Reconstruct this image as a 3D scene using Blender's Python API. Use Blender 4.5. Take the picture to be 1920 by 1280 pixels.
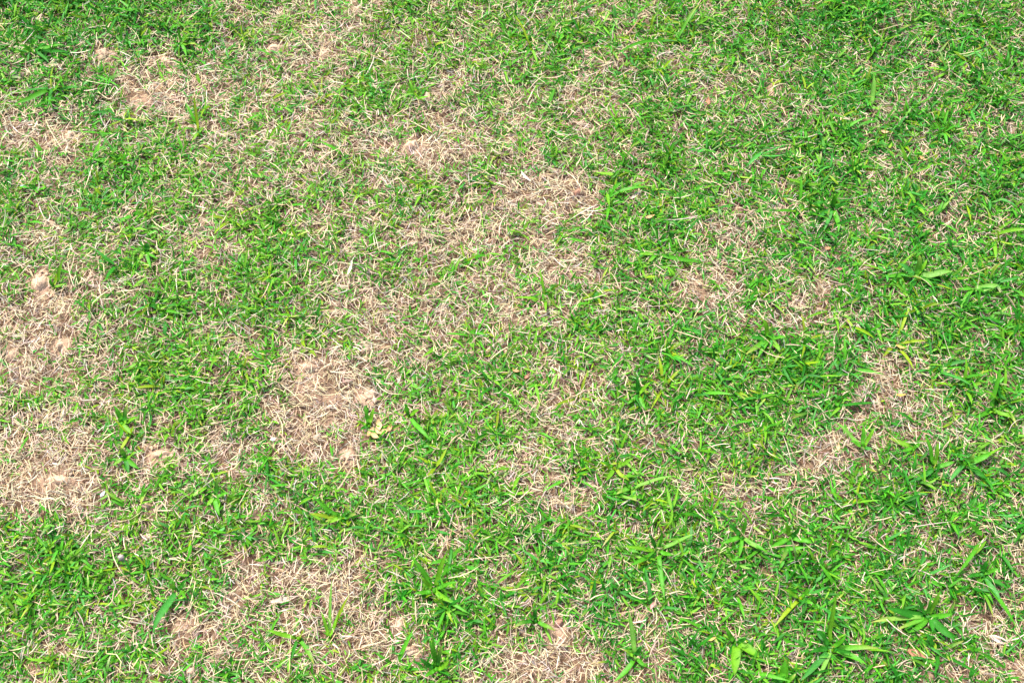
import bpy, math
import numpy as np
from mathutils import Vector

for o in list(bpy.data.objects):
    bpy.data.objects.remove(o)
sc = bpy.context.scene
C = sc.collection
rng = np.random.default_rng(7)
R = math.radians

# ---------------------------------------------------------------- camera
CAM_H, CAM_DEP, HFOV = 1.33, R(65), R(54)
W, H = 1920.0, 1280.0
cd = bpy.data.cameras.new('camera')
cd.sensor_width = 36.0
cd.lens = 18.0 / math.tan(HFOV / 2)
cd.clip_start = 0.02
cd.clip_end = 2000
cam = bpy.data.objects.new('camera', cd)
cam.location = (0, 0, CAM_H)
cam.rotation_euler = (math.pi / 2 - CAM_DEP, 0, 0)
C.objects.link(cam)
sc.camera = cam

# ---------------------------------------------------------------- light
SUN_EL, SUN_AZ = 62, -35          # azimuth from +Y, towards -X
w = bpy.data.worlds.new('World')
sc.world = w
w.use_nodes = True
nt = w.node_tree
bg = nt.nodes['Background']
sky = nt.nodes.new('ShaderNodeTexSky')
sky.sky_type = 'NISHITA'
sky.sun_disc = False
sky.sun_elevation = R(SUN_EL)
sky.sun_rotation = R(SUN_AZ)
sky.dust_density = 4.0
sky.ozone_density = 0.6
nt.links.new(sky.outputs[0], bg.inputs[0])
bg.inputs[1].default_value = 0.06
sl = bpy.data.lights.new('sun', 'SUN')
sl.energy = 1.5
sl.angle = R(10)
sl.color = (1.0, 0.96, 0.89)
sun = bpy.data.objects.new('sun', sl)
C.objects.link(sun)
dv = Vector((math.sin(R(SUN_AZ)) * math.cos(R(SUN_EL)), math.cos(R(SUN_AZ)) * math.cos(R(SUN_EL)), math.sin(R(SUN_EL))))
sun.rotation_euler = dv.to_track_quat('Z', 'Y').to_euler()
sun.location = dv * 20
vs = sc.view_settings
vs.view_transform = 'Standard'
vs.look = 'None'
vs.gamma = 1.0
vs.use_curve_mapping = False
vs.exposure = 2.6

# ---------------------------------------------------------------- pixel <-> ground
TX = math.tan(HFOV / 2)
FWD = np.array([0, math.cos(CAM_DEP), -math.sin(CAM_DEP)])
UPV = np.array([0, math.sin(CAM_DEP), math.cos(CAM_DEP)])


def ray(px, py):
    u = (np.asarray(px, float) - W / 2) / (W / 2) * TX
    v = (H / 2 - np.asarray(py, float)) / (W / 2) * TX
    return np.stack([u, FWD[1] + v * UPV[1], FWD[2] + v * UPV[2]], -1)


def at(px, py, z=0.0):
    d = ray(px, py)
    t = (z - CAM_H) / d[..., 2]
    p = d * t[..., None]
    p[..., 2] += CAM_H
    return p


def to_px(x, y):
    """ground point -> photograph pixel, folded back into the frame outside it"""
    dz = -CAM_H
    f = y * FWD[1] + dz * FWD[2]
    f = np.maximum(f, 0.25)
    u = x / f
    v = (y * UPV[1] + dz * UPV[2]) / f
    return u / TX * W / 2 + W / 2, H / 2 - v / TX * W / 2


def fold(a, n):
    a = np.mod(a, 2 * n)
    return np.where(a > n, 2 * n - a, a)


# ---------------------------------------------------------------- noise
def make_noise(seed, n=256):
    lat = np.random.default_rng(seed).random((n, n))

    def f(x, y, s):
        x = np.asarray(x) / s + 91.3
        y = np.asarray(y) / s + 47.7
        ix = np.floor(x).astype(int)
        iy = np.floor(y).astype(int)
        fx = x - ix
        fy = y - iy
        fx = fx * fx * (3 - 2 * fx)
        fy = fy * fy * (3 - 2 * fy)
        g = lambda a, b: lat[a % n, b % n]
        return ((g(ix, iy) * (1 - fx) + g(ix + 1, iy) * fx) * (1 - fy) +
                (g(ix, iy + 1) * (1 - fx) + g(ix + 1, iy + 1) * fx) * fy)
    return f


N1, N2, N3, N4 = make_noise(1), make_noise(2), make_noise(3), make_noise(4)

# ---------------------------------------------------------------- what grows where (photo read in 80 px cells, tenths of green cover)
GREEN = np.array([
    [70, 80, 80, 60, 70, 50, 50, 35, 40, 70, 60, 70, 60, 55, 60, 60, 60, 55, 60, 80, 70, 60, 60, 60],
    [50, 60, 40, 30, 50, 40, 40, 30, 60, 55, 45, 50, 60, 60, 60, 60, 60, 50, 55, 70, 70, 50, 65, 70],
    [50, 50, 40, 30, 30, 50, 50, 40, 60, 50, 40, 55, 55, 40, 55, 55, 50, 50, 50, 70, 70, 60, 65, 65],
    [25, 30, 60, 60, 40, 50, 40, 40, 40, 30, 30, 55, 50, 45, 60, 60, 55, 60, 65, 65, 60, 55, 55, 60],
    [55, 40, 70, 65, 65, 45, 60, 50, 60, 60, 55, 40, 25, 35, 60, 60, 60, 50, 55, 75, 65, 60, 65, 60],
    [55, 50, 60, 60, 50, 50, 80, 40, 45, 35, 40, 40, 45, 50, 65, 65, 60, 40, 60, 60, 60, 60, 60, 60],
    [50, 42, 40, 60, 55, 70, 75, 50, 40, 50, 40, 35, 40, 35, 55, 60, 42, 40, 40, 50, 70, 75, 70, 70],
    [25, 25, 45, 55, 60, 65, 65, 50, 40, 30, 45, 40, 45, 55, 60, 55, 33, 60, 33, 45, 70, 70, 70, 70],
    [28, 28, 40, 65, 75, 50, 45, 20, 35, 55, 60, 60, 60, 60, 50, 55, 75, 75, 75, 60, 45, 55, 70, 65],
    [55, 40, 40, 60, 60, 60, 35, 5, 20, 60, 70, 60, 45, 40, 50, 55, 75, 85, 75, 65, 32, 50, 65, 60],
    [18, 28, 50, 45, 50, 40, 60, 22, 40, 65, 70, 65, 45, 50, 60, 60, 55, 70, 60, 33, 40, 50, 60, 60],
    [15, 12, 40, 60, 55, 55, 65, 55, 60, 60, 65, 60, 38, 32, 60, 60, 50, 35, 50, 50, 60, 60, 60, 70],
    [55, 55, 55, 55, 65, 55, 55, 60, 60, 60, 60, 65, 65, 65, 60, 65, 65, 65, 65, 65, 60, 55, 50, 50],
    [75, 80, 60, 50, 50, 28, 35, 22, 40, 55, 65, 50, 65, 60, 60, 65, 65, 70, 70, 70, 65, 55, 60, 50],
    [70, 70, 55, 50, 28, 50, 30, 28, 25, 42, 65, 60, 35, 50, 60, 45, 65, 60, 70, 70, 65, 70, 45, 38],
    [60, 50, 65, 60, 50, 58, 55, 50, 50, 50, 65, 40, 18, 22, 55, 45, 60, 65, 65, 60, 60, 55, 50, 40]], float) / 100

# x, y, radius x, radius y, strength : dry straw patches
STRAW = [(60, 235, 55, 40, .8), (125, 285, 35, 30, .6), (285, 170, 45, 55, .7), (390, 175, 50, 30, .7), (600, 95, 35, 60, .6),
         (640, 260, 60, 25, .6), (790, 270, 50, 30, .9), (870, 145, 40, 25, .6), (1090, 165, 25, 22, .8), (1125, 205, 30, 18, .8),
         (1010, 370, 55, 35, 1), (900, 430, 40, 45, .8), (770, 455, 45, 25, .8), (615, 435, 25, 25, .8), (730, 575, 45, 30, .8),
         (975, 590, 40, 25, .8), (1050, 500, 60, 25, .7), (1300, 550, 40, 35, .9), (1340, 570, 30, 25, .9), (1530, 530, 28, 22, 1),
         (1488, 562, 26, 22, 1), (1375, 460, 45, 35, .7), (1595, 395, 15, 25, .8), (80, 590, 85, 45, .8), (130, 680, 60, 30, .6),
         (40, 690, 40, 30, .5), (190, 770, 35, 22, .7), (30, 830, 45, 45, 1), (110, 900, 75, 45, 1), (40, 910, 60, 40, .8),
         (430, 850, 40, 28, .9), (300, 850, 30, 30, .8), (600, 740, 85, 60, 1), (575, 800, 40, 40, .9), (650, 850, 35, 22, .9),
         (520, 725, 30, 40, .6), (1040, 735, 35, 25, .7), (1010, 770, 40, 30, .6), (1080, 930, 60, 40, .7), (990, 880, 40, 30, .6),
         (1670, 720, 55, 45, .9), (1690, 800, 40, 35, .8), (1530, 850, 50, 28, .9), (1500, 880, 30, 25, .7), (1400, 930, 50, 40, .8),
         (1650, 690, 30, 20, .6), (620, 1095, 65, 35, 1), (680, 1120, 35, 25, .8), (560, 1080, 40, 25, .6), (470, 1110, 35, 35, .9),
         (345, 1170, 45, 25, .9), (650, 1195, 60, 25, .9), (540, 1160, 60, 25, .7), (1000, 1250, 75, 40, 1), (1050, 1180, 40, 25, .7),
         (1230, 1180, 28, 25, .7), (1870, 1170, 50, 40, .7), (1790, 1030, 35, 20, .6), (1850, 1025, 30, 20, .6), (1250, 1090, 25, 15, .4),
         (240, 1115, 28, 18, .5), (960, 1190, 30, 20, .6), (870, 1245, 22, 20, .6), (110, 1170, 15, 20, .4), (1895, 1060, 25, 30, .5)]
# bare soil spots
BARE = [(515, 94, 20, 14, 1.2), (195, 104, 16, 14, 1.2), (78, 533, 24, 21, 1.2), (308, 853, 26, 15, 1.2), (580, 693, 24, 15, 1.2), (692, 738, 24, 15, 1.2), (766, 1222, 22, 16, 1.2), (751, 1172, 16, 22, 1.2), (1046, 1170, 18, 15, 1.1), (116, 650, 16, 16, 1.1), (655, 855, 18, 12, 1.1), (1085, 367, 14, 10, 1.1),
        (195, 103, 13, 12, 1), (312, 122, 16, 16, .9), (308, 150, 20, 15, .7), (265, 190, 22, 16, .6), (355, 240, 12, 14, 1), (514, 93, 20, 14, 1),
        (372, 92, 8, 12, .8), (130, 255, 18, 14, .6), (440, 155, 12, 12, .5), (605, 95, 12, 18, .5), (770, 275, 22, 14, .9), (800, 200, 12, 12, .6),
        (78, 533, 22, 20, 1), (118, 650, 15, 16, .9), (20, 668, 16, 14, .7), (95, 745, 18, 10, .6), (105, 900, 40, 18, .8), (310, 853, 26, 14, 1),
        (275, 830, 15, 10, .6), (275, 950, 18, 12, .8), (580, 695, 20, 13, 1), (580, 720, 25, 18, .7), (690, 738, 22, 14, .9), (600, 745, 40, 20, .6),
        (535, 797, 12, 8, .8), (620, 790, 10, 10, .7), (655, 855, 18, 12, .7), (472, 965, 14, 12, .7), (228, 1047, 12, 12, .9), (240, 985, 10, 8, .6),
        (752, 1172, 14, 22, 1), (766, 1222, 20, 15, 1), (340, 1175, 18, 14, .6), (430, 1110, 14, 15, .5), (1010, 560, 10, 10, .4), (965, 590, 14, 12, .5),
        (1445, 165, 12, 22, .7), (1085, 367, 14, 9, .7), (1325, 205, 8, 14, .6), (1040, 730, 12, 12, .6), (1045, 1175, 18, 16, .8), (1035, 1205, 20, 14, .5),
        (65, 1265, 16, 12, .7), (360, 1258, 14, 12, .6), (1745, 1260, 18, 14, .5), (1712, 1228, 12, 10, .5), (1895, 1245, 25, 20, .5), (20, 140, 18, 10, .6),
        (415, 8, 20, 10, .7), (655, 15, 18, 18, .5), (95, 392, 8, 14, .6), (85, 435, 12, 8, .6), (250, 510, 8, 8, .5), (1310, 540, 12, 18, .5)]


def blobs(px, py, lst, wob, soft=False):
    m = np.zeros_like(px)
    wx = (N2(px, py, 22) - .5) * wob
    wy = (N3(px, py, 22) - .5) * wob
    for cx, cy, rx, ry, s in lst:
        d = ((px + wx - cx) / rx) ** 2 + ((py + wy - cy) / ry) ** 2
        m = np.maximum(m, min(s, 1.25) * (np.exp(-.75 * d * d) if soft else np.clip(1.55 - d, 0, 1)))
    return m


def fields(x, y):
    """green cover, bare soil at ground points"""
    px, py = to_px(x, y)
    px = fold(px, W)
    py = fold(py, H)
    gx = np.clip(px / 80 - .5, 0, 22.999)
    gy = np.clip(py / 80 - .5, 0, 14.999)
    ix = gx.astype(int)
    iy = gy.astype(int)
    fx = gx - ix
    fy = gy - iy
    g = ((GREEN[iy, ix] * (1 - fx) + GREEN[iy, ix + 1] * fx) * (1 - fy) +
         (GREEN[iy + 1, ix] * (1 - fx) + GREEN[iy + 1, ix + 1] * fx) * fy)
    g = g * (1 - .14 * np.exp(-((px - 800) / 420) ** 2 - ((py - 380) / 300) ** 2))
    g = g + .40 * (N1(x, y, .026) - .5) + .62 * (N4(x, y, .010) - .5)
    s = blobs(px, py, STRAW, 60, True)
    b = blobs(px, py, BARE, 16)
    g = g * (1 - .58 * s)
    return np.clip(g, 0, 1), b, px, py


def soil(x, y):
    x = np.asarray(x, float)
    y = np.asarray(y, float)
    h = (N1(x, y, .33) - .5) * .018 + (N2(x, y, .11) - .5) * .010 + (N3(x, y, .038) - .5) * .0055
    return h


# ---------------------------------------------------------------- materials
def new_mat(name):
    m = bpy.data.materials.new(name)
    m.use_nodes = True
    return m, m.node_tree.nodes, m.node_tree.links, m.node_tree.nodes['Principled BSDF']


def ramp(ns, pts):
    r = ns.new('ShaderNodeValToRGB')
    while len(r.color_ramp.elements) < len(pts):
        r.color_ramp.elements.new(.5)
    for e, (p, c) in zip(r.color_ramp.elements, pts):
        e.position = p
        e.color = (*c, 1)
    return r


def leaf_mat(name, rough, spec, trans, streak):
    m, ns, ls, b = new_mat(name)
    a = ns.new('ShaderNodeAttribute')
    a.attribute_name = 'tint'
    n = ns.new('ShaderNodeTexNoise')
    n.inputs['Scale'].default_value = 420
    n.inputs['Detail'].default_value = 3
    mr = ns.new('ShaderNodeMapRange')
    mr.inputs['From Min'].default_value = .3
    mr.inputs['From Max'].default_value = .7
    mr.inputs['To Min'].default_value = 1 - streak
    mr.inputs['To Max'].default_value = 1 + streak
    tc = ns.new('ShaderNodeTexCoord')
    ls.new(tc.outputs['Object'], n.inputs['Vector'])
    ls.new(n.outputs['Fac'], mr.inputs['Value'])
    mx = ns.new('ShaderNodeVectorMath')
    mx.operation = 'SCALE'
    ls.new(a.outputs['Color'], mx.inputs[0])
    ls.new(mr.outputs[0], mx.inputs['Scale'])
    ls.new(mx.outputs[0], b.inputs['Base Color'])
    b.inputs['Roughness'].default_value = rough
    b.inputs['Specular IOR Level'].default_value = spec
    if trans:
        t = ns.new('ShaderNodeBsdfTranslucent')
        ls.new(mx.outputs[0], t.inputs['Color'])
        mix = ns.new('ShaderNodeMixShader')
        mix.inputs[0].default_value = trans
        ls.new(b.outputs[0], mix.inputs[1])
        ls.new(t.outputs[0], mix.inputs[2])
        ls.new(mix.outputs[0], ns['Material Output'].inputs[0])
    return m


M_LEAF = leaf_mat('grass_leaf', .48, .18, .32, .16)
M_STRAW = leaf_mat('dry_straw', .6, .3, .18, .22)
M_FLAKE = leaf_mat('dry_leaf', .65, .3, .2, .25)


def soil_mat(name, c0, c1, c2, bump):
    m, ns, ls, b = new_mat(name)
    tc = ns.new('ShaderNodeTexCoord')
    n = ns.new('ShaderNodeTexNoise')
    n.inputs['Scale'].default_value = 60
    n.inputs['Detail'].default_value = 8
    n.inputs['Roughness'].default_value = .7
    ls.new(tc.outputs['Object'], n.inputs['Vector'])
    r = ramp(ns, [(.3, c0), (.5, c1), (.72, c2)])
    ls.new(n.outputs['Fac'], r.inputs[0])
    ls.new(r.outputs[0], b.inputs['Base Color'])
    b.inputs['Roughness'].default_value = .95
    b.inputs['Specular IOR Level'].default_value = .15
    v = ns.new('ShaderNodeTexNoise')
    v.inputs['Scale'].default_value = 420
    v.inputs['Detail'].default_value = 5
    ls.new(tc.outputs['Object'], v.inputs['Vector'])
    bp = ns.new('ShaderNodeBump')
    bp.inputs['Strength'].default_value = bump
    bp.inputs['Distance'].default_value = .002
    ls.new(v.outputs['Fac'], bp.inputs['Height'])
    ls.new(bp.outputs[0], b.inputs['Normal'])
    return m


M_SOIL = soil_mat('soil', (.23, .147, .096), (.32, .215, .145), (.41, .29, .203), .9)
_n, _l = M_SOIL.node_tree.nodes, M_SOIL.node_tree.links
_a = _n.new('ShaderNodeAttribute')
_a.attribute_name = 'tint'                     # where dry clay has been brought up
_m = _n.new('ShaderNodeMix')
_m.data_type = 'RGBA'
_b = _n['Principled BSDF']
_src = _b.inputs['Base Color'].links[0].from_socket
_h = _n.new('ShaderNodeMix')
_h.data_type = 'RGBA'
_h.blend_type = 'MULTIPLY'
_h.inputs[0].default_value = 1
_h.inputs[7].default_value = (.40, .36, .32, 1)  # humus tone, darkened to paint in the shade of gaps between blades
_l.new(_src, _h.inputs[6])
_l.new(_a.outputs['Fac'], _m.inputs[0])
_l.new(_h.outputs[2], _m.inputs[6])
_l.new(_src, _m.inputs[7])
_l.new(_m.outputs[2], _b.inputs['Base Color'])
M_CLOD = soil_mat('dry_clod', (.34, .22, .145), (.43, .295, .20), (.51, .37, .265), .8)
M_RED = soil_mat('red_clod', (.22, .105, .07), (.30, .165, .115), (.37, .23, .165), .8)
M_STONE = soil_mat('pebble', (.25, .21, .19), (.32, .275, .25), (.39, .35, .33), .4)

# ---------------------------------------------------------------- mesh helpers


def raw_mesh(name, verts, quads, tris, tint=None, mat=None, smooth=False):
    me = bpy.data.meshes.new(name)
    nq, nt_ = len(quads), len(tris)
    me.vertices.add(len(verts))
    me.vertices.foreach_set('co', np.ascontiguousarray(verts, np.float32).ravel())
    li = np.concatenate([np.asarray(quads, np.int32).ravel(), np.asarray(tris, np.int32).ravel()]).astype(np.int32)
    me.loops.add(len(li))
    me.loops.foreach_set('vertex_index', li)
    me.polygons.add(nq + nt_)
    st = np.concatenate([np.arange(nq) * 4, nq * 4 + np.arange(nt_) * 3]).astype(np.int32)
    me.polygons.foreach_set('loop_start', st)
    if smooth:
        me.polygons.foreach_set('use_smooth', np.ones(nq + nt_, bool))
    if tint is not None:
        at_ = me.attributes.new('tint', 'FLOAT_COLOR', 'POINT')
        c = np.ones((len(verts), 4), np.float32)
        c[:, :3] = tint
        at_.data.foreach_set('color', c.ravel())
    me.update(calc_edges=True)
    me.validate()
    if mat:
        me.materials.append(mat)
    return me


def link(name, me, parent=None, loc=None, label=None, cat=None, group=None, kind=None):
    o = bpy.data.objects.new(name, me)
    C.objects.link(o)
    if parent:
        o.parent = parent
    if loc is not None:
        o.location = loc
    for k, v in (('label', label), ('category', cat), ('group', group), ('kind', kind)):
        if v:
            o[k] = v
    return o


def blades(root, az, el, bend, curl, length, width, roll, color, rows, prof, fold_d, lift, floor=True, tipc=None):
    """a batch of leaf blades: returns verts, quads, tris, tint. 3 vertices per row (folded) or 2 (flat ribbon)."""
    n = len(root)
    k = rows
    p = root.copy()
    P = [p.copy()]
    T = []
    for i in range(k):
        t = (i + .5) / k
        e = el - bend * t
        a = az + curl * t
        d = np.stack([np.cos(a) * np.cos(e), np.sin(a) * np.cos(e), np.sin(e)], -1)
        p = p + d * (length / k)[:, None]
        P.append(p.copy())
        T.append((a, e))
    T.append(T[-1])
    P = np.stack(P, 1)                                   # n,k+1,3
    if floor:
        g = soil(P[..., 0], P[..., 1]) + lift[:, None]
        P[..., 2] = np.maximum(P[..., 2], g)
    per = 3 if fold_d else 2
    V = []
    for i in range(k):
        a, e = T[i]
        s = np.stack([-np.sin(a), np.cos(a), np.zeros(n)], -1)
        u = np.stack([-np.cos(a) * np.sin(e), -np.sin(a) * np.sin(e), np.cos(e)], -1)
        cr, sr = np.cos(roll), np.sin(roll)
        s2 = s * cr[:, None] + u * sr[:, None]
        u2 = u * cr[:, None] - s * sr[:, None]
        wv = s2 * (width * prof[i] * .5)[:, None]
        if per == 3:
            dip = u2 * (width * prof[i] * fold_d)[:, None]
            V += [P[:, i] - wv + dip, P[:, i], P[:, i] + wv + dip]
        else:
            V += [P[:, i] - wv, P[:, i] + wv]
    V.append(P[:, k])
    V = np.stack(V, 1)
    m = V.shape[1]
    base = (np.arange(n) * m)[:, None]
    q, t3 = [], []
    for i in range(k - 1):
        for j in range(per - 1):
            a0 = i * per + j
            q.append([a0, a0 + 1, a0 + per + 1, a0 + per])
    l = (k - 1) * per
    for j in range(per - 1):
        t3.append([l + j, l + j + 1, m - 1])
    q = (base[:, :, None] + np.array(q)[None]).reshape(-1, 4) if q else np.zeros((0, 4), int)
    t3 = (base[:, :, None] + np.array(t3)[None]).reshape(-1, 3)
    col = np.repeat(color[:, None, :], m, 1)
    if tipc is not None:
        w_ = np.concatenate([np.repeat(np.linspace(0, 1, k, endpoint=False), per), [1.0]]) ** 2
        col = col * (1 - w_[None, :, None]) + (tipc[:, None, :]) * w_[None, :, None]
    return V.reshape(-1, 3), q, t3, col.reshape(-1, 3)


def palette(n, cols, weights, jit, r=None):
    r = r or rng
    cols = np.array(cols)
    weights = np.array(weights, float)
    if weights.ndim == 1:
        i = r.choice(len(cols), n, p=weights / weights.sum())
    else:
        cw = np.cumsum(weights / weights.sum(1, keepdims=True), 1)
        i = (r.random(n)[:, None] > cw).sum(1).clip(0, len(cols) - 1)
    c = cols[i] * (1 + jit * (r.random((n, 1)) * 2 - 1)) * (1 + jit * .4 * (r.random((n, 3)) * 2 - 1))
    return c


G_YEL, G_LITE, G_MID, G_DEEP, G_BLUE = (.160, .27, .008), (.108, .285, .016), (.052, .242, .010), (.018, .155, .007), (.046, .225, .030)
GREENS = [G_YEL, G_LITE, G_MID, G_DEEP, G_BLUE]
S_PALE, S_TAN, S_PINK, S_GREY, S_BROWN, S_WHITE = (.465, .385, .24), (.38, .295, .17), (.385, .293, .213), (.31, .275, .225), (.13, .08, .048), (.53, .465, .36)
STRAWS = [S_PALE, S_TAN, S_PINK, S_GREY, S_BROWN, S_WHITE]


def leaf_colors(px, py, n):
    # pale and yellowish towards the left middle, deep green to the right and in the thick corners
    cool = np.clip((px - 900) / 800, 0, 1) + np.clip(1 - np.hypot(px - 150, py - 60) / 420, 0, 1) + .5 * np.clip((py - 900) / 380, 0, 1)
    cool = np.clip(cool, 0, 1) + .5 * (N3(px, py, 60) - .5)
    cool = np.clip(cool, 0, 1)
    wts = np.stack([.10 - .06 * cool, .42 - .28 * cool, .36 + .0 * cool, .06 + .26 * cool, .12 + .04 * cool], -1)
    return palette(n, GREENS, wts, .22)


# ---------------------------------------------------------------- ground
def lines(lo, hi, step, far):
    a = np.arange(lo, hi + step / 2, step)
    out = []
    d, p = step, hi
    while p < far:
        d *= 1.28
        p += d
        out.append(p)
    out2 = []
    d, p = step, lo
    while p > -far:
        d *= 1.28
        p -= d
        out2.append(p)
    return np.array(out2[::-1] + list(a) + out)


xs = lines(-1.1, 1.1, .008, 600)
ys = lines(-.1, 1.65, .008, 600)
X, Y = np.meshgrid(xs, ys)
fx, fy = X.ravel(), Y.ravel()
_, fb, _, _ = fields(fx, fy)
edge = np.clip(1 - (np.maximum(np.abs(fx) - 1.05, np.abs(fy - .76) - .84)) / .25, .2, 1)
grain = (N4(fx, fy, .016) - .5) * .004 + (N1(fx, fy, .0085) - .5) * .0022
Z = (soil(fx, fy) + grain - .001 + fb * (.003 + grain)) * edge - (1 - edge) * .003
nx, ny = len(xs), len(ys)
idx = np.arange(nx * ny).reshape(ny, nx)
quads = np.stack([idx[:-1, :-1], idx[:-1, 1:], idx[1:, 1:], idx[1:, :-1]], -1).reshape(-1, 4)
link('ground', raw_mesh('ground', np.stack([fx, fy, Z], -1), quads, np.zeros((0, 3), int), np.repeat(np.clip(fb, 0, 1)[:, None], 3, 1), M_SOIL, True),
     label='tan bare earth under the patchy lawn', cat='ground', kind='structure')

# ---------------------------------------------------------------- scatter over the lawn
XA, XB, YA, YB = -1.05, 1.05, -.08, 1.60


def scatter(dens_in, dens_out):
    n = int((XB - XA) * (YB - YA) * dens_in)
    x = rng.uniform(XA, XB, n)
    y = rng.uniform(YA, YB, n)
    px, py = to_px(x, y)
    inside = (px > -90) & (px < W + 90) & (py > -90) & (py < H + 120)
    keep = inside | (rng.random(n) < dens_out / dens_in)
    return x[keep], y[keep]


def straw_batch(x, y, lo, hi, w0, w1, zmax, g, wts, jit, elj=.12, curl=.5):
    n = len(x)
    k_ = np.clip((g - .15) / .5, 0, 1)[:, None]
    wts = np.array(wts)[None] * (1 - k_) + np.array([.23, .16, .18, .12, .28, .03])[None] * k_
    zmax = zmax * (1 - .3 * k_[:, 0])
    L = rng.uniform(lo, hi, n) * rng.uniform(.6, 1.1, n)
    lift = rng.random(n) ** 1.6 * zmax + .0006
    root = np.stack([x, y, soil(x, y) + lift], -1)
    return blades(root, rng.uniform(0, 2 * math.pi, n), rng.normal(.03, elj, n), rng.normal(.05, .25, n), rng.normal(0, curl, n),
                  L, rng.uniform(w0, w1, n), rng.normal(0, .35, n), palette(n, STRAWS, wts, jit), 3,
                  [.75, 1, .8], 0, lift)


def join(parts):
    vs_, qs, ts, cs, o = [], [], [], [], 0
    for v, q, t, c in parts:
        vs_.append(v)
        qs.append(q + o)
        ts.append(t + o)
        cs.append(c)
        o += len(v)
    return np.concatenate(vs_), np.concatenate(qs), np.concatenate(ts), np.concatenate(cs)


# thatch of dead stems
x, y = scatter(82000, 42000)
g, b, px, py = fields(x, y)
k = rng.random(len(x)) < (1 - .80 * np.clip(b, 0, 1)) * (1 - .40 * g)
x, y, g = x[k], y[k], g[k]
b1 = straw_batch(x, y, .008, .028, .00055, .0013, .017, g, [.31, .19, .16, .11, .19, .04], .34)
link('thatch', raw_mesh('thatch', *b1, M_STRAW), label='tangled layer of dead straw-coloured grass stems lying between the green blades', cat='dead grass', kind='stuff')
# loose longer straws that lie on top
x, y = scatter(2600, 1600)
g, b, px, py = fields(x, y)
k = rng.random(len(x)) < (1 - .7 * b) * (1 - 1.0 * g)
x, y, g = x[k], y[k], g[k]
b2 = straw_batch(x, y, .024, .055, .0007, .0014, .021, g * .5, [.40, .22, .16, .12, .04, .06], .18, .16, .7)
link('loose_straw', raw_mesh('loose_straw', *b2, M_STRAW), label='loose pale straws scattered on top of the turf', cat='straw', kind='stuff')


# green turf: shoots of several short leaves
def shoots(x, y, px, py, g, size, nmin, nmax):
    n = len(x)
    cnt = rng.integers(nmin, nmax + 1, n)
    r = np.repeat(np.arange(n), cnt)
    m = len(r)
    a0 = rng.uniform(0, 2 * math.pi, n)
    order = np.arange(m) - np.repeat(np.cumsum(cnt) - cnt, cnt)
    az = a0[r] + order * 2.4 + rng.normal(0, .45, m)
    sz = (size * rng.lognormal(0, .22, n))[r]
    L = .0172 * sz * rng.uniform(.55, 1.45, m)
    wd = .0029 * sz ** .8 * rng.uniform(.65, 1.3, m)
    el = np.clip(rng.normal(.55, .33, m), -.05, 1.35)
    rad = rng.uniform(0, .004, m)
    xx = x[r] + np.cos(az) * rad
    yy = y[r] + np.sin(az) * rad
    z0 = soil(xx, yy) + .001 + rng.random(m) ** 1.5 * .012 * sz
    col = leaf_colors(px, py, n)[r] * (1 + .18 * (rng.random((m, 1)) * 2 - 1))
    tip = col.copy()
    dead = rng.random(m) < .06
    tip[dead] = palette(dead.sum(), [S_PALE, (.40, .33, .06)], [.5, .5], .2)
    bend, curl, roll, lift = rng.normal(.55, .45, m), rng.normal(0, .35, m), rng.normal(0, .55, m), rng.uniform(.002, .010, m)
    rt = np.stack([xx, yy, z0], -1)
    out = []
    for sel, fd in ((order % 2 == 0, .16), (order % 2 == 1, 0)):
        out.append(blades(rt[sel], az[sel], el[sel], bend[sel], curl[sel], L[sel], wd[sel], roll[sel], col[sel], 3, [.65, 1, .75], fd, lift[sel], True, tip[sel]))
    return join(out)


x, y = scatter(36500, 17000)
g, b, px, py = fields(x, y)
p = np.clip((g - .12) * 1.12, 0, 1) * (1 - .92 * b)
k = rng.random(len(x)) < p
x, y, px, py, g = x[k], y[k], px[k], py[k], g[k]
size = .70 + .06 * np.clip((px - 700) / 1100, 0, 1) + .16 * np.clip(1 - np.hypot(px - 120, py - 80) / 350, 0, 1) + .40 * (g - .5)
b3 = shoots(x, y, px, py, g, size, 3, 5)
link('grass', raw_mesh('grass', *b3, M_LEAF), label='short green lawn grass growing thinly through the dead thatch', cat='grass', kind='stuff')

# ---------------------------------------------------------------- soil crumbs
ICO_V = np.array([[0, 0, 1]] + [[.894 * math.cos(a), .894 * math.sin(a), .447] for a in np.arange(5) * 2 * math.pi / 5] +
                 [[.894 * math.cos(a), .894 * math.sin(a), -.447] for a in (np.arange(5) + .5) * 2 * math.pi / 5] + [[0, 0, -1]])
ICO_F = np.array([[0, 1 + i, 1 + (i + 1) % 5] for i in range(5)] + [[1 + i, 6 + i, 1 + (i + 1) % 5] for i in range(5)] +
                 [[1 + (i + 1) % 5, 6 + i, 6 + (i + 1) % 5] for i in range(5)] + [[6 + i, 11, 6 + (i + 1) % 5] for i in range(5)])


def crumbs(x, y, z, rad):
    n = len(x)
    v = ICO_V[None] * (1 + rng.normal(0, .16, (n, 12, 1))) * rad[:, None, None] * rng.uniform(.65, 1.25, (n, 1, 3))
    a = rng.uniform(0, 6.28, n)
    ca, sa = np.cos(a)[:, None], np.sin(a)[:, None]
    v = np.stack([v[..., 0] * ca - v[..., 1] * sa, v[..., 0] * sa + v[..., 1] * ca, v[..., 2]], -1)
    v += np.stack([x, y, z], -1)[:, None]
    f = (np.arange(n) * 12)[:, None, None] + ICO_F[None]
    return v.reshape(-1, 3), f.reshape(-1, 3)


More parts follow.
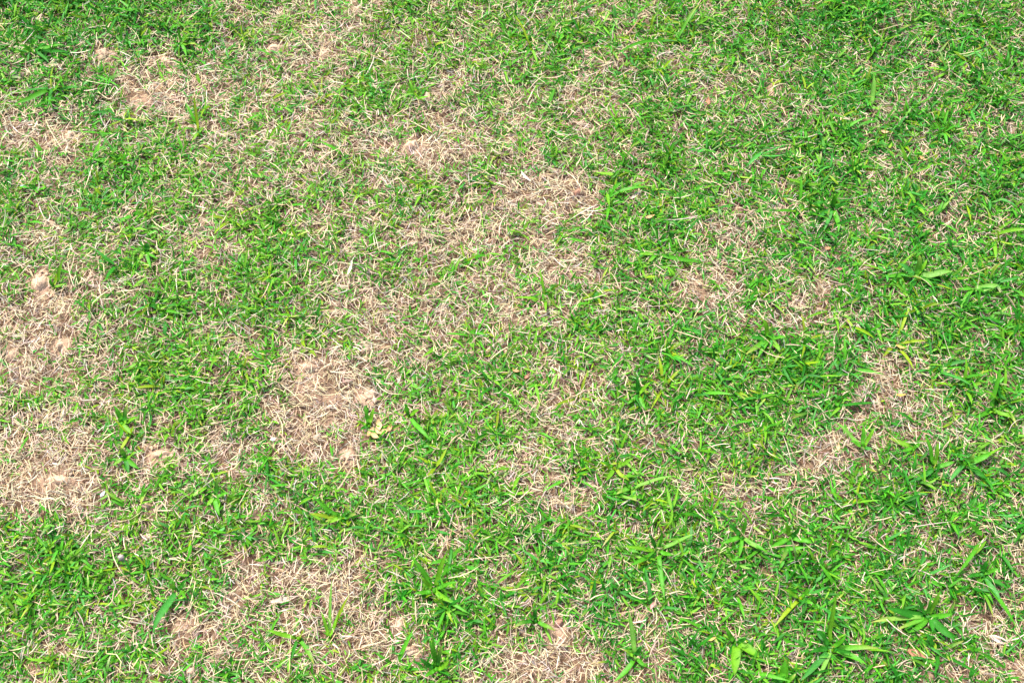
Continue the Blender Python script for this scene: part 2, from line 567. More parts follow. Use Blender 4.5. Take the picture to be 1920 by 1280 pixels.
x, y = scatter(20000, 8000)
g, b, px, py = fields(x, y)
k = rng.random(len(x)) < .03 + .9 * np.clip(b, 0, 1)
x, y, b = x[k], y[k], b[k]
rad = rng.lognormal(math.log(.0014), .4, len(x)).clip(.0006, .0042)
v, f = crumbs(x, y, soil(x, y) + .0015 + rad * .3 + b * .003, rad)
link('soil_crumbs', raw_mesh('soil_crumbs', v, np.zeros((0, 4), int), f, None, M_CLOD), label='fine tan soil crumbs spread over the bare spots', cat='soil', kind='stuff')

# ---------------------------------------------------------------- lawn beyond the framed piece: one patch instanced by geometry nodes
PS = .42


def patch_mesh():
    n = int(.21 * 60000)
    x = rng.uniform(-PS / 2 - .02, PS / 2 + .02, n)
    y = rng.uniform(-PS / 2 - .02, PS / 2 + .02, n)
    L = rng.uniform(.008, .028, n)
    lift = rng.random(n) ** 1.6 * .011 + .001
    s1 = blades(np.stack([x, y, lift], -1), rng.uniform(0, 6.28, n), rng.normal(.03, .12, n), rng.normal(.05, .25, n), rng.normal(0, .5, n), L,
                rng.uniform(.0007, .0014, n), rng.normal(0, .35, n), palette(n, STRAWS, [.34, .22, .18, .12, .1, .04], .24), 3, [.8, 1, .8], 0, lift, False)
    n = int(.21 * 50000)
    x = rng.uniform(-PS / 2 - .02, PS / 2 + .02, n)
    y = rng.uniform(-PS / 2 - .02, PS / 2 + .02, n)
    k = rng.random(n) < np.clip((.5 + 1.1 * (N2(x, y, .05) - .5)) * 1.3, 0, 1)
    x, y = x[k], y[k]
    n = len(x)
    z = .001 + rng.random(n) * .010
    s2 = blades(np.stack([x, y, z], -1), rng.uniform(0, 6.28, n), rng.normal(.55, .33, n), rng.normal(.55, .4, n), rng.normal(0, .35, n),
                rng.uniform(.009, .026, n), rng.uniform(.0018, .0035, n), rng.normal(0, .5, n), palette(n, GREENS, [.08, .3, .36, .16, .1], .25), 3, [.65, 1, .7], .16, z, False)
    return join([s1, s2])


far_me = raw_mesh('far_turf', *patch_mesh(), M_LEAF)
far = link('far_turf', far_me, label='patchy green and straw-coloured turf continuing around the lawn', cat='turf', kind='stuff')
gt = bpy.data.node_groups.new('turf_tiles', 'GeometryNodeTree')
gt.interface.new_socket('Geometry', in_out='INPUT', socket_type='NodeSocketGeometry')
gt.interface.new_socket('Geometry', in_out='OUTPUT', socket_type='NodeSocketGeometry')
gi, go = gt.nodes.new('NodeGroupInput'), gt.nodes.new('NodeGroupOutput')
cnt_x, cnt_y = 29, 28
grid = gt.nodes.new('GeometryNodeMeshGrid')
grid.inputs['Size X'].default_value = PS * (cnt_x - 1)
grid.inputs['Size Y'].default_value = PS * (cnt_y - 1)
grid.inputs['Vertices X'].default_value = cnt_x
grid.inputs['Vertices Y'].default_value = cnt_y
shift = gt.nodes.new('GeometryNodeTransform')
shift.inputs['Translation'].default_value = (0, .76, -.001)
posn = gt.nodes.new('GeometryNodeInputPosition')
sep = gt.nodes.new('ShaderNodeSeparateXYZ')
gt.links.new(posn.outputs[0], sep.inputs[0])


def gm(op, a, b):
    nd = gt.nodes.new('ShaderNodeMath')
    nd.operation = op
    for s, v in zip(nd.inputs, (a, b)):
        if hasattr(v, 'links'):
            gt.links.new(v, s)
        else:
            s.default_value = v
    return nd.outputs[0]


ax = gm('ABSOLUTE', sep.outputs[0], 0)
ay = gm('ABSOLUTE', gm('SUBTRACT', sep.outputs[1], .76), 0)
inx = gm('LESS_THAN', ax, 1.05)
iny = gm('LESS_THAN', ay, .84)
both = gm('MULTIPLY', inx, iny)
dele = gt.nodes.new('GeometryNodeDeleteGeometry')
dele.domain = 'POINT'
iop = gt.nodes.new('GeometryNodeInstanceOnPoints')
rv = gt.nodes.new('FunctionNodeRandomValue')
rv.data_type = 'INT'
for s in rv.inputs:
    if s.type == 'INT' and s.name == 'Max':
        s.default_value = 3
    if s.type == 'INT' and s.name == 'Min':
        s.default_value = 0
ro = [s for s in rv.outputs if s.type == 'INT'][0]
ang = gm('MULTIPLY', ro, math.pi / 2)
cmb = gt.nodes.new('ShaderNodeCombineXYZ')
gt.links.new(ang, cmb.inputs[2])
gt.links.new(grid.outputs[0], shift.inputs[0])
gt.links.new(shift.outputs[0], dele.inputs['Geometry'])
gt.links.new(both, dele.inputs['Selection'])
gt.links.new(dele.outputs[0], iop.inputs['Points'])
gt.links.new(gi.outputs[0], iop.inputs['Instance'])
gt.links.new(cmb.outputs[0], iop.inputs['Rotation'])
gt.links.new(iop.outputs[0], go.inputs[0])
far.modifiers.new('tiles', 'NODES').node_group = gt

# ---------------------------------------------------------------- things: single tufts, stems, clods and fallen leaves
TONE = {'lime': (.10, .27, .007), 'yellow': (.17, .26, .006), 'mid': (.052, .235, .006), 'deep': (.018, .150, .005), 'blue': (.036, .195, .024), 'pale': (.115, .275, .034)}
VERTS = 0


def ribbon(P, width, prof, foldd, tone, roll=0.0, tip=None, mat=None, name='leaf', jit=.1):
    """one leaf along the 3D points P; folded along its midrib"""
    P = np.asarray(P, float)
    n = len(P)
    T = np.gradient(P, axis=0)
    T /= np.linalg.norm(T, axis=1)[:, None] + 1e-9
    S = np.cross(np.array([0, 0, 1.0]), T)
    l = np.linalg.norm(S, axis=1)[:, None]
    S = np.where(l > 1e-3, S / (l + 1e-9), np.array([1.0, 0, 0]))
    U = np.cross(T, S)
    S2 = S * math.cos(roll) + U * math.sin(roll)
    U2 = np.cross(T, S2)
    V, col = [], []
    base = np.array(tone)
    tip = base if tip is None else np.array(tip)
    for i in range(n):
        t = i / (n - 1)
        w_ = max(width * prof(t), width * .03)
        d = U2[i] * w_ * foldd
        V += [P[i] - S2[i] * w_ / 2 + d, P[i], P[i] + S2[i] * w_ / 2 + d]
        c = base * (1 - t ** 3) + tip * t ** 3
        edge = 1 + jit * (rng.random() - .5)
        col += [c * edge, np.minimum(c * 1.18 + .008, 1), c * edge * .94]
    q = []
    for i in range(n - 1):
        for j in range(2):
            a = i * 3 + j
            q.append([a, a + 1, a + 4, a + 3])
    return raw_mesh(name, np.array(V), np.array(q), np.zeros((0, 3), int), np.array(col), mat or M_LEAF, True)


def bez(a, c, b, n):
    t = np.linspace(0, 1, n)[:, None]
    return a * (1 - t) ** 2 + 2 * c * t * (1 - t) + b * t ** 2


blade_prof = lambda t: (.55 + .9 * t) * (1 - t ** 2.2) * 1.02 if t > .0 else .55
stem_prof = lambda t: 1 - .55 * t


def stem_mesh(r, h, tone):
    V, col = [], []
    for i, (rr, z) in enumerate(((1.15, -.004), (1, h * .5), (.55, h))):
        for j in range(7):
            a = j * 2 * math.pi / 7
            V.append([math.cos(a) * r * rr * rng.uniform(.8, 1.2), math.sin(a) * r * rr * rng.uniform(.8, 1.2), z])
            col.append(np.array(tone) * (1 - i * .0) * rng.uniform(.85, 1.15) + np.array([.10, .05, .02]) * (2 - i) / 2)
    q = [[i * 7 + j, i * 7 + (j + 1) % 7, (i + 1) * 7 + (j + 1) % 7, (i + 1) * 7 + j] for i in range(2) for j in range(7)]
    t = [[14, 14 + j, 15 + j] for j in range(1, 6)]
    return raw_mesh('stem', np.array(V), np.array(q), np.array(t), np.array(col), M_LEAF, True)


def empty(name, loc, label, cat, group=None):
    return link(name, None, None, loc, label, cat, group)


def tuft(label, bx, by, leaves, group=None, name='grass_tuft', cat='grass tuft'):
    """leaves: tip pixel x, y, width mm, tip height mm, tone[, arch mm]"""
    b = at(bx, by)
    b[2] = float(soil(b[0], b[1]))
    root = empty(name, b, label, cat, group)
    for lf in leaves:
        tx, ty, wmm, hmm, tone = lf[:5]
        arch = lf[5] if len(lf) > 5 else 14
        tp = at(tx, ty, hmm / 1000)
        tp = np.array([tp[0], tp[1], max(tp[2], float(soil(tp[0], tp[1])) + .015)])
        d = (tp - b)
        out = d[:2] / (np.linalg.norm(d[:2]) + 1e-6)
        a = np.array([out[0] * .002, out[1] * .002, -.002])
        side = np.array([-out[1], out[0], 0]) * rng.normal(0, .05) * np.linalg.norm(d)
        c = d * .48 + np.array([0, 0, arch / 1000]) + side
        P = bez(a, c, d, 9)
        # stay above the turf
        gz = soil(P[:, 0] + b[0], P[:, 1] + b[1]) - b[2]
        P[1:, 2] = np.maximum(P[1:, 2], gz[1:] + .015)
        P[0, 2] = -.002
        tipc = TONE[tone] if rng.random() < .85 else (.25, .25, .05)
        me = ribbon(P, wmm * 1.35 / 1000, blade_prof, .14, np.array(TONE[tone]) * rng.uniform(.88, 1.12), rng.normal(0, .3), tipc)
        link('leaf', me, root)
    link('stem', stem_mesh(len(leaves) * .0006 + .0012, .012, TONE[leaves[0][4]]), root)
    return root


tuft('broad grass rosette with wide pale leaves spread flat like a star', 1712, 527,
     [(1786, 508, 9, 28, 'pale', 16), (1724, 478, 8, 42, 'mid'), (1686, 494, 9, 30, 'blue'), (1652, 520, 7, 18, 'mid'), (1700, 552, 6, 16, 'deep'), (1748, 540, 6, 14, 'mid'), (1766, 528, 6, 18, 'deep'), (1738, 486, 5, 34, 'lime')])
tuft('grass shoot with one wide pale blade beside the star-shaped rosette', 1816, 551, [(1872, 534, 10, 24, 'pale'), (1800, 575, 6, 18, 'mid'), (1838, 575, 5, 18, 'deep'), (1795, 542, 6, 20, 'mid')])
tuft('dark blue-green grass tuft with an arched blade next to a narrow straw strip', 1556, 398,
     [(1527, 384, 6, 22, 'deep', 30), (1545, 432, 6, 16, 'blue'), (1572, 436, 7, 14, 'mid'), (1578, 360, 7, 48, 'mid'), (1560, 356, 5, 50, 'deep'), (1532, 410, 6, 20, 'blue'), (1590, 380, 5, 30, 'deep')])
tuft('bright broad-leaved tuft at the edge of the thickest deep green turf', 1438, 642,
     [(1430, 598, 8, 40, 'lime'), (1398, 664, 7, 22, 'mid'), (1462, 660, 7, 20, 'lime'), (1420, 672, 6, 18, 'mid'), (1474, 632, 7, 26, 'mid'), (1404, 634, 6, 24, 'deep'), (1448, 610, 5, 40, 'pale')])
tuft('tuft with one very long arching blade and one upright narrow blade', 1264, 92, [(1150, 108, 5, 22, 'mid', 40), (1312, 8, 5, 40, 'mid', 24), (1290, 84, 5, 18, 'deep'), (1252, 68, 4, 26, 'lime')])
tuft('solitary yellow-green stem leaning through short turf', 996, 108, [(962, 26, 4.5, 40, 'yellow'), (1008, 130, 4, 14, 'lime'), (982, 116, 4, 14, 'mid')])
tuft('shoot carrying one wide pale vertical blade in even green turf', 1632, 202, [(1638, 138, 8, 26, 'pale', 10), (1618, 190, 5, 16, 'mid'), (1650, 206, 5, 14, 'mid')])
tuft('dark long-leaved tuft lying flat beside a grey-pink pebble', 104, 176, [(26, 196, 7, 16, 'mid'), (40, 172, 6, 18, 'deep'), (150, 164, 6, 20, 'deep'), (120, 150, 6, 30, 'mid'), (92, 200, 5, 14, 'blue')])
tuft('dark tuft with crossing flat blades above the pebble', 66, 102, [(26, 98, 6, 16, 'lime'), (120, 84, 6, 20, 'mid'), (86, 82, 5, 28, 'deep'), (40, 84, 6, 26, 'mid'), (92, 118, 5, 14, 'deep'), (132, 98, 5, 18, 'deep')])
tuft('thin upright yellow-green shoot beside a round soil crumb on dry ground', 374, 256, [(363, 176, 4.5, 40, 'yellow', 4), (384, 240, 4, 16, 'lime'), (360, 268, 4, 12, 'lime')])
tuft('compact bright tuft between two small dry hollows', 342, 88, [(334, 54, 6, 36, 'mid'), (318, 78, 6, 24, 'deep'), (368, 84, 6, 22, 'lime'), (350, 106, 5, 16, 'mid'), (328, 102, 5, 14, 'deep'), (356, 62, 5, 34, 'lime')])
tuft('shoot with one long grey-green blade leaning over straw', 336, 1106, [(286, 1186, 8, 16, 'blue', 24), (352, 1086, 5, 24, 'deep'), (318, 1092, 5, 26, 'mid'), (350, 1122, 4, 14, 'mid')])
tuft('forked yellow-green tuft with three long blades on a dry straw patch', 562, 1198, [(500, 1180, 5, 22, 'lime'), (590, 1246, 5, 12, 'mid'), (545, 1242, 4, 12, 'deep'), (570, 1180, 4, 30, 'yellow')])
tuft('tall thin stem standing alone in the middle of the straw patch', 616, 1200, [(622, 1086, 5, 48, 'pale', 6), (634, 1150, 4, 20, 'lime'), (602, 1146, 4, 26, 'lime'), (656, 1112, 4, 30, 'yellow')])
tuft('wide open tuft of long bright blades between straw and dense turf', 814, 1106,
     [(770, 1042, 6, 34, 'mid'), (838, 1034, 6, 40, 'lime'), (788, 1080, 5, 28, 'lime'), (858, 1090, 5, 24, 'mid'), (846, 1128, 6, 16, 'lime'), (776, 1112, 5, 16, 'mid'), (880, 1150, 5, 12, 'mid')])
tuft('dense dark tuft with an upright fan of blades by two reddish soil clumps', 818, 1254,
     [(804, 1200, 6, 40, 'mid'), (830, 1206, 5, 38, 'deep'), (842, 1236, 5, 28, 'lime'), (786, 1232, 5, 24, 'deep'), (796, 1268, 5, 14, 'mid'), (846, 1268, 5, 12, 'deep'), (812, 1186, 4, 46, 'mid')])
tuft('small dark arched shoot on the rim of a reddish bare spot', 1004, 1164, [(962, 1178, 5, 14, 'deep', 24), (1042, 1182, 5, 12, 'mid', 24), (1006, 1140, 5, 24, 'deep'), (990, 1150, 4, 20, 'mid')])
tuft('spidery tuft with long narrow blades in all directions, in even turf', 1234, 1032,
     [(1302, 1000, 5, 26, 'pale'), (1182, 1060, 6, 18, 'mid'), (1246, 1122, 6, 10, 'mid'), (1168, 1024, 5, 24, 'lime'), (1216, 1000, 5, 34, 'deep'), (1262, 1040, 5, 18, 'mid'), (1238, 990, 4, 40, 'mid'), (1212, 1050, 4, 20, 'deep')])
tuft('tuft with one tall pale blade and a long forward-leaning blade', 1190, 1234, [(1178, 1142, 6, 40, 'pale', 8), (1150, 1278, 6, 10, 'mid'), (1210, 1250, 5, 12, 'mid'), (1168, 1216, 5, 22, 'lime'), (1204, 1210, 5, 26, 'deep')])
tuft('big dark tuft with a tall upright blade and long side blades', 1556, 1216,
     [(1570, 1108, 7, 48, 'lime', 8), (1626, 1246, 7, 16, 'mid'), (1500, 1276, 7, 12, 'blue'), (1648, 1214, 6, 18, 'mid'), (1530, 1180, 6, 30, 'deep'), (1518, 1222, 6, 18, 'deep'), (1586, 1190, 5, 30, 'mid'), (1532, 1270, 5, 10, 'pale'), (1600, 1224, 5, 20, 'deep')])
tuft('largest spreading tuft with thick dark blades beside dry straw', 1736, 1158,
     [(1660, 1138, 9, 24, 'deep'), (1792, 1200, 9, 14, 'deep'), (1762, 1106, 6, 38, 'lime'), (1632, 1166, 6, 16, 'pale'), (1700, 1186, 6, 12, 'mid'), (1786, 1150, 6, 22, 'mid'), (1716, 1114, 6, 34, 'deep'), (1680, 1180, 5, 14, 'mid'), (1748, 1186, 6, 12, 'deep'), (1744, 1120, 5, 34, 'mid')])
tuft('shoot with a curved yellowish blade hooking through thick turf', 1500, 1122, [(1450, 1176, 5, 12, 'yellow', 20), (1470, 1104, 5, 24, 'lime'), (1526, 1132, 5, 16, 'mid'), (1518, 1102, 5, 26, 'mid')])
tuft('shoot with two very broad glossy leaves pressed to the turf', 1378, 1206, [(1424, 1232, 11, 14, 'lime'), (1376, 1266, 11, 10, 'lime'), (1360, 1172, 6, 30, 'mid'), (1366, 1226, 6, 12, 'deep'), (1400, 1196, 5, 22, 'deep')])
tuft('V-shaped dark tuft beside the dry straw strip', 1746, 884, [(1734, 814, 6, 40, 'mid'), (1758, 830, 6, 40, 'lime'), (1700, 906, 5, 14, 'blue'), (1790, 866, 6, 22, 'mid'), (1752, 904, 5, 12, 'deep'), (1724, 890, 5, 16, 'deep')])
tuft('tuft with low sweeping blades nearly touching the V-shaped one', 1800, 876, [(1862, 846, 7, 24, 'mid', 22), (1850, 900, 7, 14, 'deep'), (1880, 836, 6, 30, 'lime'), (1826, 850, 6, 30, 'deep'), (1776, 906, 6, 12, 'blue'), (1836, 880, 5, 18, 'mid')])
tuft('tall slanting narrow shoot above the low sweeping tuft', 1850, 776, [(1876, 688, 6, 42, 'mid', 6), (1824, 784, 6, 18, 'mid'), (1896, 784, 6, 16, 'lime'), (1866, 760, 5, 26, 'deep'), (1836, 758, 5, 24, 'deep')])
tuft('shoot with a single dark blade lying straight across the turf', 1570, 770, [(1644, 757, 6, 14, 'deep', 10), (1560, 752, 5, 20, 'mid'), (1556, 782, 4, 12, 'lime')])
tuft('loose tuft with thin pale blades leaning left over straw', 1612, 846, [(1566, 790, 5, 26, 'pale'), (1618, 796, 5, 34, 'mid'), (1640, 800, 5, 32, 'lime'), (1594, 826, 5, 22, 'mid'), (1636, 842, 5, 18, 'deep')])
tuft('yellow-tipped flat shoot on the straw near the fan of pale blades', 1706, 846, [(1662, 822, 6, 14, 'lime'), (1684, 850, 5, 12, 'mid'), (1724, 830, 5, 22, 'mid')])
tuft('shoot with a crooked blade bent like an elbow over dry litter', 1136, 374, [(1166, 342, 6, 30, 'mid'), (1216, 356, 5, 14, 'mid', 24), (1142, 392, 5, 14, 'lime'), (1120, 362, 5, 20, 'deep')])
tuft('low shoot with a level blade above a straw hollow', 1228, 490, [(1312, 496, 6, 14, 'mid', 10), (1196, 482, 5, 16, 'lime'), (1236, 470, 5, 26, 'deep'), (1212, 502, 5, 14, 'mid')])
tuft('dark shoot standing beside a small crumbly clearing', 406, 936, [(414, 888, 5, 34, 'deep'), (412, 966, 6, 12, 'mid'), (388, 948, 5, 14, 'lime'), (430, 924, 5, 20, 'mid')])
tuft('tuft with long level blades below the largest bare patch', 640, 972, [(592, 936, 6, 26, 'mid'), (668, 964, 6, 18, 'deep'), (610, 978, 5, 14, 'lime'), (656, 946, 5, 26, 'deep'), (580, 962, 5, 16, 'yellow')])
tuft('slender shoot leaning away from the dried orange leaf cluster', 766, 780, [(810, 828, 6, 12, 'mid', 24), (760, 756, 5, 26, 'mid'), (786, 768, 5, 22, 'lime')])
tuft('narrow twin-bladed shoot behind the dried orange leaf cluster', 692, 800, [(684, 762, 5, 22, 'mid'), (702, 764, 5, 20, 'lime'), (676, 806, 5, 14, 'deep'), (668, 790, 4, 18, 'lime')])
tuft('dense green tuft dividing two straw patches', 234, 800, [(214, 760, 6, 30, 'mid'), (240, 756, 6, 36, 'deep'), (260, 782, 5, 26, 'lime'), (226, 826, 5, 14, 'mid'), (252, 816, 6, 14, 'lime'), (212, 798, 5, 20, 'deep')])
tuft('tuft with drooping blades just below the dividing tuft', 240, 864, [(226, 838, 6, 28, 'mid'), (262, 880, 6, 12, 'mid'), (214, 874, 5, 14, 'lime'), (256, 846, 5, 26, 'lime'), (244, 892, 5, 10, 'deep')])
tuft('lime upright shoot at the edge of a round bare spot', 106, 546, [(106, 512, 5, 28, 'yellow', 4), (118, 486, 5, 42, 'lime', 6), (96, 524, 5, 24, 'mid'), (124, 532, 4, 18, 'lime')])
tuft('dark shoot with folded blades in fresh even turf', 282, 484, [(278, 456, 7, 28, 'deep'), (298, 490, 5, 16, 'mid'), (288, 510, 5, 12, 'mid'), (264, 488, 5, 16, 'lime')])
tuft('long slanting blades in a pair beside reddish dry soil', 1842, 1010, [(1814, 1044, 6, 18, 'lime'), (1816, 978, 6, 34, 'mid', 6), (1790, 1082, 5, 10, 'mid', 30), (1862, 1020, 5, 14, 'deep')])
tuft('tuft with two long parallel blades running down to dry soil', 1838, 1078, [(1876, 1128, 6, 14, 'blue'), (1906, 1176, 6, 10, 'mid', 26), (1850, 1050, 6, 26, 'deep'), (1872, 1066, 5, 22, 'mid'), (1812, 1082, 5, 16, 'deep'), (1892, 1104, 6, 14, 'deep')])
tuft('shoot showing one broad straight blade in thick turf', 1468, 1284, [(1472, 1236, 10, 26, 'mid', 6), (1446, 1270, 6, 16, 'deep'), (1492, 1262, 5, 18, 'mid')])
tuft('tuft with broad blades between crossed blades and reddish clod', 1480, 1010, [(1442, 1028, 6, 16, 'mid'), (1524, 1018, 6, 16, 'mid', 18), (1470, 978, 6, 32, 'lime'), (1462, 1056, 6, 12, 'deep'), (1500, 988, 5, 30, 'deep')])
tuft('low bushy tuft of crossed blades in deep turf', 1388, 1010, [(1364, 980, 6, 30, 'deep'), (1424, 1030, 6, 14, 'pale'), (1440, 1036, 5, 16, 'mid'), (1356, 1018, 6, 18, 'mid'), (1398, 970, 5, 36, 'mid'), (1384, 1046, 5, 12, 'mid')])
tuft('flat yellow-green shoot at the border of straw and turf', 1152, 880, [(1188, 858, 5, 22, 'lime'), (1136, 902, 6, 12, 'lime'), (1128, 866, 5, 24, 'mid'), (1180, 900, 5, 14, 'yellow')])
tuft('shoot with a long pale blade pointing away from its dark partner', 1184, 918, [(1264, 892, 5, 20, 'pale', 16), (1156, 926, 6, 14, 'mid'), (1192, 942, 6, 12, 'lime'), (1170, 900, 5, 22, 'mid')])
tuft('shoot of crossing dark blades on scattered straw, clear of other tufts', 1194, 748, [(1194, 704, 6, 36, 'deep'), (1220, 716, 6, 32, 'lime'), (1176, 760, 5, 14, 'mid'), (1210, 772, 5, 12, 'mid')])

# ------------------------------------------------- short shoots standing proud of the turf
pr = [('yellow', 'yellow-green'), ('lime', 'lime green'), ('mid', 'fresh green'), ('deep', 'dark green'), ('blue', 'bluish green')]
protos = {}
for tone, word in pr:
    for nl, nw in ((3, 'three'), (4, 'four'), (5, 'five')):
        ls = []
        a0 = rng.uniform(0, 6.28)
        for i in range(nl):
            a = a0 + i * 2 * math.pi / nl + rng.normal(0, .35)
            L = rng.uniform(.024, .042)
            e = rng.uniform(.35, 1.0)
            d = np.array([math.cos(a) * math.cos(e), math.sin(a) * math.cos(e), math.sin(e)])
            tip = d * L + np.array([math.cos(a), math.sin(a), -.5]) * L * .25
            tip[2] = max(tip[2], .008)
            P = bez(np.array([0, 0, -.003]), d * L * .6 + np.array([0, 0, .004]), tip, 6)
            me = ribbon(P, rng.uniform(.0038, .0058), blade_prof, .15, np.array(TONE[tone]) * rng.uniform(.85, 1.12), rng.normal(0, .35),
                        (.25, .25, .05) if rng.random() < .15 else None)
            ls.append(me)
        protos[tone, nl] = (ls, f'{word} {nw}-bladed grass shoot', stem_mesh(.0022, .009, TONE[tone]))
MARKS = [(27, 141, 'grey-pink pebble'), (195, 104, 'round soil mound under dark turf'), (300, 130, 'straight pale stem on bare soil'), (365, 240, 'thin upright yellow-green shoot'),
         (515, 94, 'lone pale soil mound'), (690, 130, 'sickle-shaped white stem'), (780, 155, 'thin stem crossing dry grass'), (772, 277, 'pale crumbly soil heap'),
         (980, 70, 'leaning yellow-green stem'), (1200, 95, 'very long arching blade'), (1136, 49, 'broad straw-coloured husk'), (1110, 185, 'starry straw spots'), (1324, 204, 'orange-brown curled dead leaf'),
         (1446, 178, 'pink soil crossed by a straw'), (1635, 170, 'wide pale vertical blade'), (1470, 238, 'forked-looking pale stem'), (1656, 252, 'tan leaf scrap'), (1726, 304, 'orange scrap in dense turf'),
         (1556, 398, 'dark blue-green arched tuft'), (1712, 527, 'star-shaped rosette'), (1850, 545, 'wide pale blade by the rosette'), (1770, 430, 'half-hidden pale stem'),
         (1510, 545, 'twin straw patches'), (1438, 642, 'bright broad-leaved tuft'), (1320, 550, 'broken straw hollow'), (1270, 493, 'level blade above a hollow'), (1216, 419, 'orange scrap under the level blade'),
         (1085, 367, 'red-brown soil lump'), (1096, 408, 'whitish flat husk'), (986, 342, 'white kinked husk'), (900, 430, 'litter around the brightest straw'), (770, 465, 'sweeping pale stem'),
         (660, 512, 'pale dead standing blade'), (610, 431, 'small straw triangle'), (300, 423, 'looping thin pale stem'), (282, 484, 'dark folded shoot'), (78, 533, 'round mound of tan soil'), (52, 359, 'bluish grey chip'),
         (86, 410, 'reddish bare strip'), (116, 650, 'small mound in straw'), (234, 800, 'tuft dividing two straw patches'), (308, 853, 'crumbly pinkish soil heap'), (114, 901, 'palest straw'), (199, 930, 'bluish white chip'),
         (406, 936, 'crumbly clearing'), (515, 826, 'white chip'), (600, 720, 'largest bare patch'), (710, 806, 'dried orange leaf cluster'), (655, 855, 'crumbly whitish clod'), (640, 972, 'long level blades'),
         (853, 825, 'orange-tan forked stem'), (975, 703, 'orange and red scraps'), (1042, 730, 'reddish clod in straw'), (1194, 748, 'crossing dark blades on straw'), (1360, 840, 'thin level stem'), (1184, 915, 'flat yellow-green shoot'),
         (1053, 945, 'pinkish leaning stem'), (1455, 900, 'blunt white level stem'), (1540, 850, 'peach leaf scrap'), (1606, 764, 'single straight dark blade'), (1680, 749, 'dry straw strip'), (1746, 870, 'V-shaped dark tuft'),
         (1830, 870, 'low sweeping blades'), (1860, 735, 'tall slanting shoot'), (1842, 1010, 'long slanting blade pair'), (1860, 1110, 'two long parallel blades'), (1736, 1158, 'largest spreading tuft'), (1714, 1227, 'brown three-cornered leaf'),
         (1731, 1040, 'grey-pink thick stem'), (1556, 1216, 'big dark tall-bladed tuft'), (1500, 1140, 'hooked yellowish blade'), (1506, 1030, 'level stem on deep turf'), (1388, 1010, 'low bushy tuft'), (1378, 1220, 'two very broad leaves'),
         (1234, 1032, 'spidery tuft'), (1190, 1200, 'tall pale blade'), (1046, 1170, 'reddish soil heap'), (1000, 1250, 'crumpled straw below the reddish heap'), (814, 1106, 'wide open bright tuft'), (818, 1254, 'dense fan-shaped tuft'),
         (766, 1222, 'orange-tan soil clump'), (616, 1140, 'tall lone stem in straw'), (534, 1124, 'papery husk with a tail'), (562, 1210, 'forked three-bladed tuft'), (472, 966, 'small tan clod in bushy turf'), (310, 1145, 'long grey-green blade'),
         (229, 1046, 'pale lump in shaggy turf'), (280, 1218, 'pinkish stem by a hollow'), (64, 1264, 'pinkish clod in a clearing'), (100, 1100, 'thick shaggy turf'), (342, 88, 'compact bright tuft'), (80, 60, 'crossing flat dark blades')]
placed = []
tries = 0
while len(placed) < 190 and tries < 20000:
    tries += 1
    px_, py_ = rng.uniform(10, W - 10), rng.uniform(10, H - 8)
    p = at(px_, py_)
    g_, b_, _, _ = fields(p[None, 0], p[None, 1])
    if rng.random() > np.clip((g_[0] - .25) * 1.6, 0, 1) * (.45 + .55 * px_ / W) or b_[0] > .3:
        continue
    if any((px_ - a) ** 2 + (py_ - c) ** 2 < 55 ** 2 for a, c in placed):
        continue
    placed.append((px_, py_))
    cool = np.clip((px_ - 700) / 900, 0, 1)
    tone = rng.choice(['yellow', 'lime', 'mid', 'deep', 'blue'], p=np.array([.10 - .06 * cool, .36 - .2 * cool, .36, .10 + .2 * cool, .08 + .06 * cool]))
    nl = int(rng.integers(3, 6))
    ls, lab, stm = protos[str(tone), nl]
    mark = min(MARKS, key=lambda m_: (m_[0] - px_) ** 2 + (m_[1] - py_) ** 2)[2]
    lab, grp = f'{lab} near the {mark}', 'short grass shoots in the turf'
    r = empty('grass_shoot', (p[0], p[1], float(soil(p[0], p[1]))), lab, 'grass shoot', grp)
    r.rotation_euler = (0, 0, rng.uniform(0, 6.28))
    k = .85 + .35 * px_ / W + rng.normal(0, .1)
    r.scale = (k, k, k)
    for me in ls:
        link('leaf', me, r)
    link('stem', stm, r)

# ------------------------------------------------- single dry stems lying on the turf
SC = {'pale': S_PALE, 'white': S_WHITE, 'tan': S_TAN, 'brown': (.24, .14, .075), 'pink': S_PINK}


def stem(label, x0, y0, x1, y1, wmm, tone, bow=0.0, lift=14, group=None):
    a = at(x0, y0)
    c = at(x1, y1)
    mid = (a + c) / 2
    d = c - a
    mid = mid + np.array([-d[1], d[0], 0]) * bow
    P = bez(a, mid, c, 9)
    z = soil(P[:, 0], P[:, 1])
    P[:, 2] = z + .004 + lift / 1000 * np.sin(np.linspace(.25, math.pi - .2, 9)) * .8
    o = P[0].copy()
    # round stem: six-sided tube
    P = P - o
    T = np.gradient(P, axis=0)
    T /= np.linalg.norm(T, axis=1)[:, None]
    S = np.cross(T, np.array([0, 0, 1.0]))
    S /= np.linalg.norm(S, axis=1)[:, None]
    U = np.cross(S, T)
    V, col = [], []
    for i in range(9):
        r = wmm / 2000 * (1 - .45 * i / 8) * (1 + .12 * rng.normal())
        for j in range(6):
            an = j * math.pi / 3
            V.append(P[i] + (S[i] * math.cos(an) * 1.1 + U[i] * math.sin(an) * .75) * r)
            col.append(np.array(SC[tone]) * (1 + .12 * rng.normal()))
    q = [[i * 6 + j, i * 6 + (j + 1) % 6, (i + 1) * 6 + (j + 1) % 6, (i + 1) * 6 + j] for i in range(8) for j in range(6)]
    t = [[0, j + 1, j] for j in range(1, 5)] + [[48, 48 + j, 48 + j + 1] for j in range(1, 5)]
    me = raw_mesh('dry_stem', np.array(V), np.array(q), np.array(t), np.array(col).clip(0, 1), M_STRAW, True)
    return link('dry_stem', me, None, o, label, 'dry stem', group)


